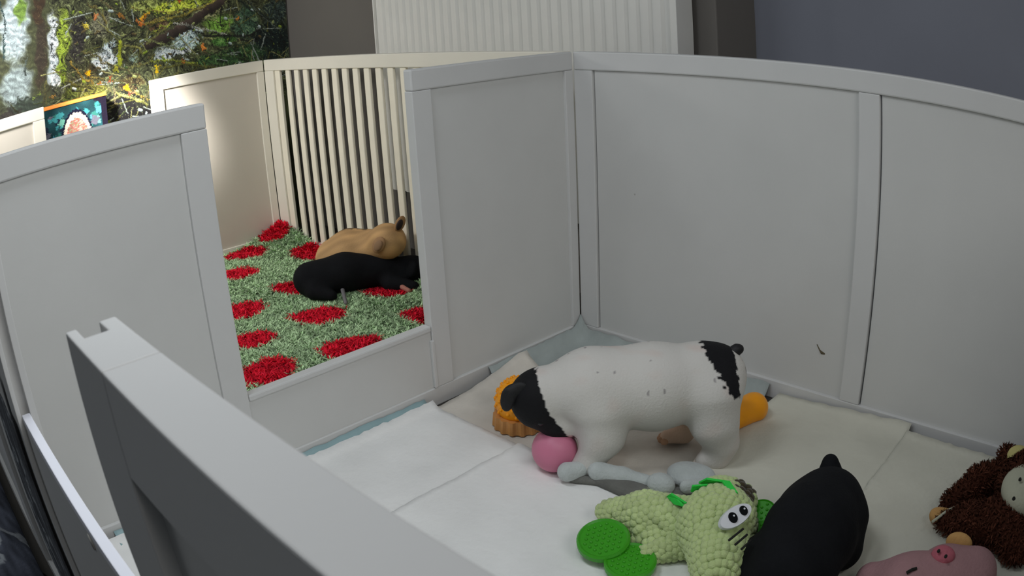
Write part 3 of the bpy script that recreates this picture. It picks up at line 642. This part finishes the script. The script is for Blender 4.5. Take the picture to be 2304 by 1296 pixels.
# black puppy, rear view, chewing the green toy
def rear_puppy():
    hp = at(1852, 1168, .088); sh = at(1790, 1262, .088); t = thing('puppy', 'black puppy seen from behind at the bottom edge, beside the green toy', 'puppy')
    a = math.atan2(sh.y - hp.y, sh.x - hp.x); frame(t, hp.x, hp.y, a); R = Matrix.Rotation(-a, 3, 'Z')
    L_ = lambda px, py, z: tuple(R @ (at(px, py, z) - Vector((hp.x, hp.y, 0))))
    hd = L_(1712, 1278, .055); mz = L_(1672, 1262, .04)
    D = (sh - hp).length
    Pn = [('c', (0, 0, .095), (D * .5, 0, .090), .060, .066), ('c', (D * .5, 0, .090), (D + .01, 0, .082), .066, .055), ('c', (-.018, 0, .105), (.02, 0, .10), .045, .052),
          ('c', (D + .02, .0, .078), hd, .042, .036), ('e', hd, (.040, .036, .035)), ('c', hd, mz, .028, .018)]
    for s in (1, -1):
        Pn += [('c', (.0, s * .032, .085), (.018, s * .046, .055), .040, .030), ('c', (.018, s * .046, .055), (-.018, s * .046, .036), .022, .015), ('c', (-.018, s * .046, .034), (.01, s * .047, .030), .0135, .0115),
               ('c', (D, s * .035, .075), (D + .015, s * .046, .036), .030, .017), ('c', (D + .015, s * .046, .036), (D + .035, s * .046, .032), .016, .0125)]
    blob('body', Pn, M['black'], t, k=.02, h=.0036, floor=.0245)
    tb = L_(1868, 1072, .125); tt = L_(1868, 1046, .142)
    blob('tail', [('c', (tb[0] + .012, tb[1], tb[2] - .012), tb, .020, .0165), ('c', tb, tt, .0165, .0125)], M['black'], t, k=.012, h=.0022)
    for s in (1, -1):
        e = (hd[0] - .01, hd[1] + s * .036, hd[2] + .004); blob('ear', [('e', e, (.017, .006, .024), (s * 20, 0, 0))], M['black'], t, k=.01, h=.0022)
rear_puppy()

# two puppies asleep on the rug
def lying(label, p0, p1, rad, hdpos, m, colf=None, ears=(), extra=(), floorz=.024):
    t = thing('puppy', label, 'puppy'); a = math.atan2(p1[1] - p0[1], p1[0] - p0[0]); frame(t, p0[0], p0[1], a)
    D = math.hypot(p1[0] - p0[0], p1[1] - p0[1]); R = Matrix.Rotation(-a, 3, 'Z'); o = Vector((p0[0], p0[1], 0))
    L_ = lambda p: tuple(R @ (Vector(p) - o)); hd = L_(hdpos)
    Pn = [('c', (0, 0, p0[2]), (D * .5, 0, (p0[2] + p1[2]) / 2 + .006), rad * .93, rad), ('c', (D * .5, 0, (p0[2] + p1[2]) / 2 + .006), (D, 0, p1[2]), rad, rad * .9),
          ('c', (D, 0, p1[2]), hd, rad * .75, rad * .66), ('e', hd, (rad * .72, rad * .72, rad * .68))]
    Pn += [(e[0], L_(e[1]), L_(e[2]), e[3], e[4]) for e in extra]
    blob('body', Pn, m, t, k=.02, h=.0038, colf=colf, floor=floorz)
    return t, L_, a
TB = [(-.800, -.140, .085), (-.725, -.082, .108)]
hdT = (-.635, -.072, .150)
def tancol(V):
    z = V[:, 2]; n = .01 * vnoise(V, 120, 4); c = np.ones((len(V), 3)) * np.array([196, 156, 108.]) * (1 + .10 * vnoise(V, 40, 6))[:, None]
    dk = (np.abs(V[:, 1] - .022 + n) < .022) & (z > .128 + n) & (V[:, 0] < .10); c[dk] = c[dk] * .55
    return lin(c)
t, L_, a = lying('tan puppy asleep against the slats behind the black one', TB[0], TB[1], .068, hdT, M['vc'], tancol)
ea = mat('tan_ear', srgb((168, 130, 92)), .8, noise=.1, nscale=40); ei = mat('dark_ear_lining', srgb((52, 40, 40)), .8)
def ear(px, py, y, dx, rot, m_, inner=True, li=None):
    d = ray(px, py); p = CAM + d * ((y - CAM.y) / d.y); q = L_(p)
    e = blob('ear', [('e', q, (.009, .019, .026), rot)], m_, t, k=.01, h=.002)
    if inner: v = Vector(q) + Matrix.Rotation(-a, 3, 'Z') @ Vector((.006, -.006, .0)); blob('ear_lining', [('e', tuple(v), (.006, .012, .018), rot)], li or ei, e, k=.01, h=.0018)
ear(900, 510, -.055, 0, (0, 25, -30), ea); ear(852, 557, -.118, 0, (40, 10, 70), ea, li=mat('pale_ear_lining', srgb((150, 118, 88)), .8))
t, L_, a = lying('black puppy asleep on the rug in front of the tan one', (-.755, -.262, .066), (-.655, -.095, .068), .053, (-.600, -.020, .06), M['black'],
                 extra=[('c', (-.60, -.10, .04), (-.545, -.065, .032), .024, .017), ('c', (-.71, -.275, .045), (-.665, -.255, .035), .028, .016)])
ear(925, 612, -.05, 0, (20, 10, 40), M['black'], False)
d_ = at(770, 655, .04); q = L_(d_); blob('hind_paw', [('c', q, L_(at(778, 688, .03)), .006, .005)], mat('grey_paw', srgb((120, 118, 120)), .8), t, k=.01, h=.002)
d_ = at(905, 652, .04); q = L_(d_); blob('front_paw', [('c', q, L_(at(920, 660, .035)), .007, .006)], mat('pink_paw', srgb((180, 120, 106)), .8), t, k=.01, h=.002)

# ------------------------------------------------------------ toys
p = at(1248, 1018, .050); bm = bmesh.new(); bmesh.ops.create_uvsphere(bm, u_segments=48, v_segments=32, radius=.0385)
o = bm_obj('ball', bm, M['pink'], None, True); o.location = (p.x, p.y, .0505); tag(o, 'plain pink rubber ball under the nose of the white puppy', 'ball')

def orange_ball():
    c = at(1170, 914, .05); t = thing('spiky_ball', 'orange spiky rubber treat ball behind the black head of the white puppy', 'dog toy', (c.x, c.y, .0))
    r = .046; zc = .056
    V, F = nets([('e', (0, 0, zc), (r, r, r))], .01, .0035, .03); V = relax(V, F, 1); mesh('dome', V, F, M['orange'], t)
    bm = bmesh.new()
    tv, tf = ball_tpl(8, 6); AV = []; AF = []; off = 0
    for i in range(90):
        f = (i + .5) / 90; ph = math.acos(1 - 1.35 * f); th = i * 2.39996; n = np.array([math.sin(ph) * math.cos(th), math.sin(ph) * math.sin(th), math.cos(ph)])
        AV.append(np.array([0, 0, zc]) + n * r + tv * .0035); AF += [tuple(q + off for q in ff) for ff in tf]; off += len(tv)
    bm.free(); mesh('nubs', np.concatenate(AV), AF, M['orange'], t)
    V = []; F = []; n = 64
    for i in range(n):
        a = 2 * math.pi * i / n; rr = .047 + .004 * (i % 4 < 2)
        V += [(math.cos(a) * rr, math.sin(a) * rr, .034), (math.cos(a) * rr * 1.06, math.sin(a) * rr * 1.06, .0095)]
    for i in range(n): j = (i + 1) % n; F.append((2 * i, 2 * i + 1, 2 * j + 1, 2 * j))
    F.append(tuple(range(0, 2 * n, 2))); F.append(tuple(range(2 * n - 1, 0, -2)))
    mesh('ridged_base', V, F, M['orange2'], t, smooth=False)
orange_ball()
a_ = at(1640, 945, .035); b_ = at(1700, 922, .035)
o = blob('orange_cone_toy', [('c', tuple(a_), (b_ - (b_ - a_) * .15), .030, .027), ('e', tuple(b_), (.020, .020, .024))], M['orange'], k=.02, h=.003, floor=.0185)
tag(o, 'blunt orange rubber chew toy poking out behind the hind legs', 'dog toy')

def grey_plush():
    t = thing('plush_toy', 'floppy light grey plush toy with long limbs, by the white puppy\'s paws', 'plush toy', tuple(at(1500, 1090, 0))); o = t.location
    L_ = lambda px, py, z: tuple(at(px, py, z) - o)
    blob('body', [('c', L_(1530, 1074, .030), L_(1580, 1078, .030), .015, .016), ('e', L_(1556, 1076, .030), (.044, .034, .015))], M['grey'], t, k=.01, h=.003, floor=.016)
    blob('arm', [('c', L_(1345, 1066, .036), L_(1400, 1078, .034), .0165, .014), ('c', L_(1400, 1078, .034), L_(1470, 1096, .03), .014, .013)], M['grey'], t, k=.01, h=.0026, floor=.016)
    blob('paw', [('c', L_(1276, 1068, .034), L_(1306, 1062, .034), .0165, .0135)], M['grey'], t, k=.008, h=.0024, floor=.016)
    blob('paw', [('e', L_(1487, 1096, .038), (.024, .020, .018))], M['grey'], t, k=.008, h=.0024, floor=.016)
    blob('leg', [('c', L_(1545, 1101, .040), L_(1606, 1097, .036), .0115, .0125)], M['grey'], t, k=.008, h=.0024, floor=.016)
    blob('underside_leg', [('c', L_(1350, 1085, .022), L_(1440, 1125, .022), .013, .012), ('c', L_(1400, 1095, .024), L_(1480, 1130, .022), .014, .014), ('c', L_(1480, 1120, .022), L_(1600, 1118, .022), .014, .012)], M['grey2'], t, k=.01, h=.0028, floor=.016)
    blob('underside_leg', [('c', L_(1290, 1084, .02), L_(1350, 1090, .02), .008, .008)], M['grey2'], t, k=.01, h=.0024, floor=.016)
grey_plush()

def green_toy():
    t = thing('crochet_toy', 'green bobbly crochet plush with felt spikes, white eyes and rubber feet', 'plush toy', tuple(at(1560, 1200, 0))); o = t.location
    L_ = lambda px, py, z: tuple(at(px, py, z) - o)
    def kc(V):
        v = vnoise(V, 60, 3); c = np.ones((len(V), 3)) * np.array([194, 210, 150.]) * (1 + .06 * v)[:, None]; return lin(np.clip(c, 0, 255))
    def kh(V):
        c = np.ones((len(V), 3)) * np.array([192, 209, 147.]); q = np.array(L_(1675, 1118, .085)); d = np.linalg.norm(V - q, axis=1) + .006 * vnoise(V, 150, 5)
        c[d < .022] = (70, 62, 44); q2 = np.array(L_(1640, 1140, .09)); d2 = np.linalg.norm(V - q2, axis=1) + .008 * vnoise(V, 170, 6); c[(d2 < .014)] = (110, 112, 74)
        return lin(c)
    bobbles('head', [('c', L_(1618, 1138, .065), L_(1614, 1190, .070), .038, .051), ('c', L_(1614, 1190, .070), L_(1620, 1262, .062), .051, .038), ('c', L_(1620, 1262, .06), L_(1616, 1300, .05), .036, .030), ('e', L_(1658, 1140, .06), (.029, .029, .031))],
            M['knit'], t, k=.02, s=.0098, r=.0074, colf=kh, floor=.0165, seed=2, axis=(L_(1618, 1130, .07), L_(1618, 1300, .055)))
    bobbles('upper_body', [('c', L_(1368, 1158, .036), L_(1450, 1164, .046), .017, .032), ('c', L_(1450, 1164, .046), L_(1545, 1184, .05), .032, .038)], M['knit'], t, s=.0098, r=.0072, colf=kc, floor=.0165, seed=3, axis=(L_(1368, 1158, .038), L_(1545, 1184, .048)))
    bobbles('lower_body', [('c', L_(1450, 1208, .032), L_(1560, 1222, .036), .021, .028), ('c', L_(1462, 1250, .028), L_(1540, 1232, .032), .016, .022)], M['knit'], t, s=.0098, r=.0072, colf=kc, floor=.0165, seed=4, axis=(L_(1450, 1230, .032), L_(1560, 1226, .036)))
    bobbles('far_arm', [('c', L_(1458, 1120, .026), L_(1490, 1126, .026), .010, .012)], M['knit'], t, s=.009, r=.0062, colf=kc, floor=.0165, seed=5)
    def spike(P, th=.003):
        bm = bmesh.new(); P = [Vector(p) for p in P]; n = (P[1] - P[0]).cross(P[2] - P[0]).normalized() * th / 2
        a = [bm.verts.new(p + n) for p in P]; b = [bm.verts.new(p - n) for p in P]; bm.faces.new(a); bm.faces.new(b[::-1])
        for i in range(len(P)): j = (i + 1) % len(P); bm.faces.new((a[i], b[i], b[j], a[j]))
        return bm_obj('felt_spike', bm, M['felt'], t)
    spike([L_(1572, 1092, .104), L_(1590, 1083, .124), L_(1640, 1090, .124), L_(1632, 1102, .104)])
    spike([L_(1624, 1089, .126), L_(1642, 1090, .126), L_(1660, 1116, .124), L_(1641, 1114, .122)])
    spike([L_(1554, 1112, .10), L_(1558, 1099, .112), L_(1594, 1096, .112), L_(1580, 1109, .10)])
    spike([L_(1501, 1122, .085), L_(1510, 1116, .098), L_(1544, 1138, .102), L_(1534, 1145, .09)])
    spike([L_(1503, 1124, .09), L_(1524, 1130, .1), L_(1541, 1146, .1), L_(1518, 1140, .09)])
    # eyes: one white vinyl plate with two pupils, lying on the face
    ec = Vector(L_(1655, 1168, .126)); to = (CAM - (ec + o)).normalized(); u = (Vector(L_(1682, 1150, .128)) - ec); u = (u - to * u.dot(to)).normalized(); v = to.cross(u)
    to = (to + u * .35).normalized(); u = (u - to * u.dot(to)).normalized(); v = to.cross(u)
    def disc(nm, c, ru, rv, th, m_, par):
        n = 28; V = [c + u * math.cos(6.2832 * i / n) * ru + v * math.sin(6.2832 * i / n) * rv for i in range(n)]
        V = [p - to * th for p in V] + [c + (p - c) * .92 + to * th for p in V]; F = [tuple(range(n, 2 * n)), tuple(range(n - 1, -1, -1))] + [(i, (i + 1) % n, n + (i + 1) % n, n + i) for i in range(n)]
        return mesh(nm, V, F, m_, par, smooth=False)
    e = disc('eye_plate', ec, .0265, .0135, .003, M['eyew'], t)
    for s, r in ((-.005, .0080), (.0125, .0072)):
        q = disc('pupil', ec + u * s + v * .0005 + to * .004, r * .75, r, .0015, M['eyeb'], e); disc('glint', ec + u * (s + .0015) + v * .002 + to * .006, .0012, .0014, .0006, M['eyew'], q)
    def foot(px, py, z, r, tilt, nm='rubber_foot'):
        c = Vector(L_(px, py, z)); R = Euler(tilt).to_matrix(); n = 40
        prof = [(r * .92, -.007), (r, -.004), (r, .004), (r * .93, .007), (r * .85, .0045), (0, .0045)]
        V = []; F = []
        for a_r, zz in prof[:-1]:
            for i in range(n): an = 6.2832 * i / n; V.append(c + R @ Vector((math.cos(an) * a_r, math.sin(an) * a_r, zz)))
        for k in range(len(prof) - 2):
            for i in range(n): j = (i + 1) % n; F.append((k * n + i, k * n + j, (k + 1) * n + j, (k + 1) * n + i))
        F.append(tuple((len(prof) - 2) * n + i for i in range(n))); F.append(tuple(range(n - 1, -1, -1)))
        f = mesh(nm, V, F, M['rubber'], t, smooth=False); tv, tf = ball_tpl(8, 5); AV = []; AF = []; off = 0
        st_ = .0092
        for i in range(-6, 7):
            for j in range(-6, 7):
                x, y = (i + .5 * (j % 2)) * st_, j * st_ * .87
                if math.hypot(x, y) < r * .76:
                    AV.append(np.array(c + R @ Vector((x, y, .0045))) + tv * .0024); AF += [tuple(q + off for q in ff) for ff in tf]; off += len(tv)
        mesh('nubs', np.concatenate(AV), AF, M['rubber'], f)
    foot(1358, 1222, .040, .0385, (.22, .10, 0)); foot(1418, 1272, .030, .037, (.1, .05, 0))
    foot(1714, 1163, .05, .0235, (.5, .1, 0)); foot(1713, 1211, .045, .027, (.2, -.1, 0))
    for k in range(3):
        a = L_(1640 + k * 14, 1222 + k * 10, .122 - k * .006); b = L_(1672 + k * 9, 1196 + k * 13, .124 - k * .006); tube('mouth_stitch', [a, b], .0018, M['thread'], t, 6)
green_toy()

def monkey():
    t = thing('plush_monkey', 'brown plush monkey with cream face lying at the right edge', 'plush toy', tuple(at(2260, 1120, 0))); o = t.location
    L_ = lambda px, py, z: tuple(at(px, py, z) - o)
    def fur(nm, prims, seed, k=.02, h=.004):
        V, F = nets(prims, k, h, .023); V = relax(V, F, 2); b = mesh(nm, V, F, M['brownb'], t); N = normals(V, F); ids = np.array(poisson(V, .0042, seed))
        ids = ids[V[ids, 2] > .03]; c = np.array([[76, 45, 34]]) * np.ones((len(ids), 1)) * (1 + .25 * vnoise(V[ids], 90, seed))[:, None]
        f = tufts('fur_pile', V[ids], N[ids], .008, .0012, lin(np.clip(c, 0, 255)), M['brown'], b, seed, 1.2, 3); f['kind'] = 'stuff'
        return b
    hc = L_(2330, 1110, .085)
    fur('head', [('e', hc, (.085, .085, .060)), ('c', L_(2262, 1030, .06), L_(2290, 1046, .07), .016, .020)], 1)
    fur('arm', [('c', L_(2290, 1060, .06), L_(2205, 1090, .05), .026, .024), ('c', L_(2205, 1090, .05), L_(2140, 1136, .042), .024, .018)], 2)
    fur('trunk', [('c', L_(2270, 1180, .06), L_(2180, 1185, .05), .044, .030), ('c', L_(2180, 1185, .048), L_(2125, 1180, .04), .028, .015), ('c', L_(2270, 1180, .06), L_(2290, 1230, .05), .04, .035)], 3)
    d = (CAM - Vector(hc) - o).normalized(); c = Vector(hc) + d * .036 + Vector((-.012, -.002, .0))
    f = blob('face', [('e', tuple(c + d * .012), (.062, .062, .034))], M['cream'], t, k=.01, h=.0035)
    for px, py in ((2295, 1085), (2281, 1128)): blob('eye_stitch', [('e', L_(px, py, .142), (.004, .0025, .004))], M['thread'], f, k=.01, h=.0015)
    blob('ear', [('e', L_(2292, 1034, .085), (.028, .022, .018), (20, 0, 0))], mat('ear_lining', srgb((196, 186, 122)), .9, bump=.3, bscale=200), t, k=.01, h=.003)
    blob('foot', [('e', L_(2118, 1166, .038), (.024, .020, .010), (0, 10, 30)), ('c', L_(2102, 1172, .032), L_(2140, 1166, .036), .008, .010)], M['tan'], t, k=.01, h=.0025, floor=.023)
    tube('white_trim', [L_(2097, 1181, .047), L_(2112, 1170, .053), L_(2132, 1155, .057), L_(2156, 1144, .06)], .0026, M['cream'], t)
monkey()

def pig():
    t = thing('plush_pig', 'pale pink plush pig lying in the lower right corner', 'plush toy', tuple(at(2120, 1290, 0))); o = t.location
    L_ = lambda px, py, z: tuple(at(px, py, z) - o)
    blob('body', [('c', L_(2040, 1330, .05), L_(2180, 1310, .05), .052, .05), ('e', L_(2130, 1285, .05), (.05, .045, .032)), ('c', L_(1960, 1310, .04), L_(2040, 1320, .045), .026, .04)], M['ppink'], t, k=.02, h=.004, floor=.0275)
    blob('snout', [('e', L_(2122, 1256, .100), (.021, .017, .013))], M['ppink2'], t, k=.01, h=.0025)
    for px, py in ((2128, 1258), (2112, 1246)): blob('nostril', [('e', L_(px, py, .1145), (.003, .0035, .003))], M['thread'], t, k=.01, h=.0012)
    blob('ear', [('e', L_(2158, 1228, .06), (.026, .012, .018))], M['tan'], t, k=.01, h=.0025)
    tube('eye_stitch', [L_(2040, 1295, .097), L_(2052, 1288, .1), L_(2062, 1285, .1)], .0024, M['thread'], t)
pig()

# ------------------------------------------------------------ outside the pen at the lower left
def bone(u, v, cx, cy, a, s):
    q = (u - cx) * math.cos(a) + (v - cy) * math.sin(a); r = -(u - cx) * math.sin(a) + (v - cy) * math.cos(a); q = q / s; r = r / s
    d = np.maximum(np.abs(q) - 1, np.abs(r) - .32)
    for sx in (-1, 1):
        for sy in (-1, 1): d = np.minimum(d, np.hypot(q - sx, r - sy * .36) - .42)
    return d
def bone_cols(u, v, step, s, base, seed, outline=True):
    rng = np.random.default_rng(seed); P = np.stack([u, v, 0 * u], 1)
    c = np.ones((len(u), 3)) * np.array(base, float) * (1 + .22 * vnoise(P, 50, seed))[:, None]
    for x in np.arange(u.min(), u.max(), step):
        for y in np.arange(v.min(), v.max(), step):
            d = bone(u, v, x + rng.uniform(-.3, .3) * step, y + rng.uniform(-.3, .3) * step, rng.uniform(0, 3.1), s * rng.uniform(.8, 1.1))
            if rng.uniform() < .5: c[d < 0] = (150, 154, 160)
            else: c[np.abs(d) < .16] = (165, 170, 176)
    return lin(np.clip(c, 3, 250))
def cloth_panel():
    xs = np.arange(.312, .492, .0018); zs = np.arange(.0, .474, .0018); X, Z = np.meshgrid(xs, zs, indexing='ij'); x, z = X.ravel(), Z.ravel()
    y = -1.3005 - .0006 * (1 + np.sin(x * 70 + np.sin(z * 20)))
    nz = len(zs); i, j = np.meshgrid(np.arange(len(xs) - 1), np.arange(nz - 1), indexing='ij'); i = i.ravel(); j = j.ravel()
    o = mesh('bone_print_cloth', np.stack([x, y, z], 1), np.stack([i * nz + j, (i + 1) * nz + j, (i + 1) * nz + j + 1, i * nz + j + 1], 1), M['vcm'], cols=bone_cols(x, z, .06, .016, (92, 95, 100), 4))
    md = o.modifiers.new('thickness', 'SOLIDIFY'); md.thickness = .002; md.offset = 1
    tag(o, 'narrow dark grey bone print cloth hanging against the outside of the pen', 'cloth')
cloth_panel()
def dog_bed():
    t = thing('dog_bed', 'grey bone print fleece dog bed on the floor at the lower left', 'dog bed', (-.35, -1.55, 0)); ox, oy = -.35, -1.55
    xs = np.arange(-.85, .06, .0045); ys = np.arange(-1.85, -1.318, .0045); X, Y = np.meshgrid(xs, ys, indexing='ij'); x, y = X.ravel(), Y.ravel()
    e = np.minimum(np.minimum(x + .85, .06 - x), np.minimum(y + 1.85, -1.318 - y)); P = np.stack([x, y, 0 * x], 1)
    z = .012 + .05 * np.clip(e / .05, 0, 1) ** .5 + .008 * vnoise(P, 18, 3) * np.clip(e / .05, 0, 1)
    ny = len(ys); i, j = np.meshgrid(np.arange(len(xs) - 1), np.arange(ny - 1), indexing='ij'); i = i.ravel(); j = j.ravel()
    F = np.stack([i * ny + j, (i + 1) * ny + j, (i + 1) * ny + j + 1, i * ny + j + 1], 1)
    mesh('fleece_top', np.stack([x - ox, y - oy, z], 1), F, M['vcm'], t, cols=bone_cols(x, y, .095, .026, (84, 88, 100), 9))
    bm = bmesh.new(); add_box(bm, -.85 - ox, .06 - ox, -1.85 - oy, -1.318 - oy, .001, .014); bm_obj('base', bm, M['dark'], t)
dog_bed()
tube_o = tube('cable', [(-.02 + .10 * math.cos(a) + .12, -1.335 + .03 * math.sin(a), .006) for a in np.linspace(0, 6.0, 40)], .004, M['eyeb'])
tag(tube_o, 'thin black cable looped on the dark floor beside the dog bed', 'cable')
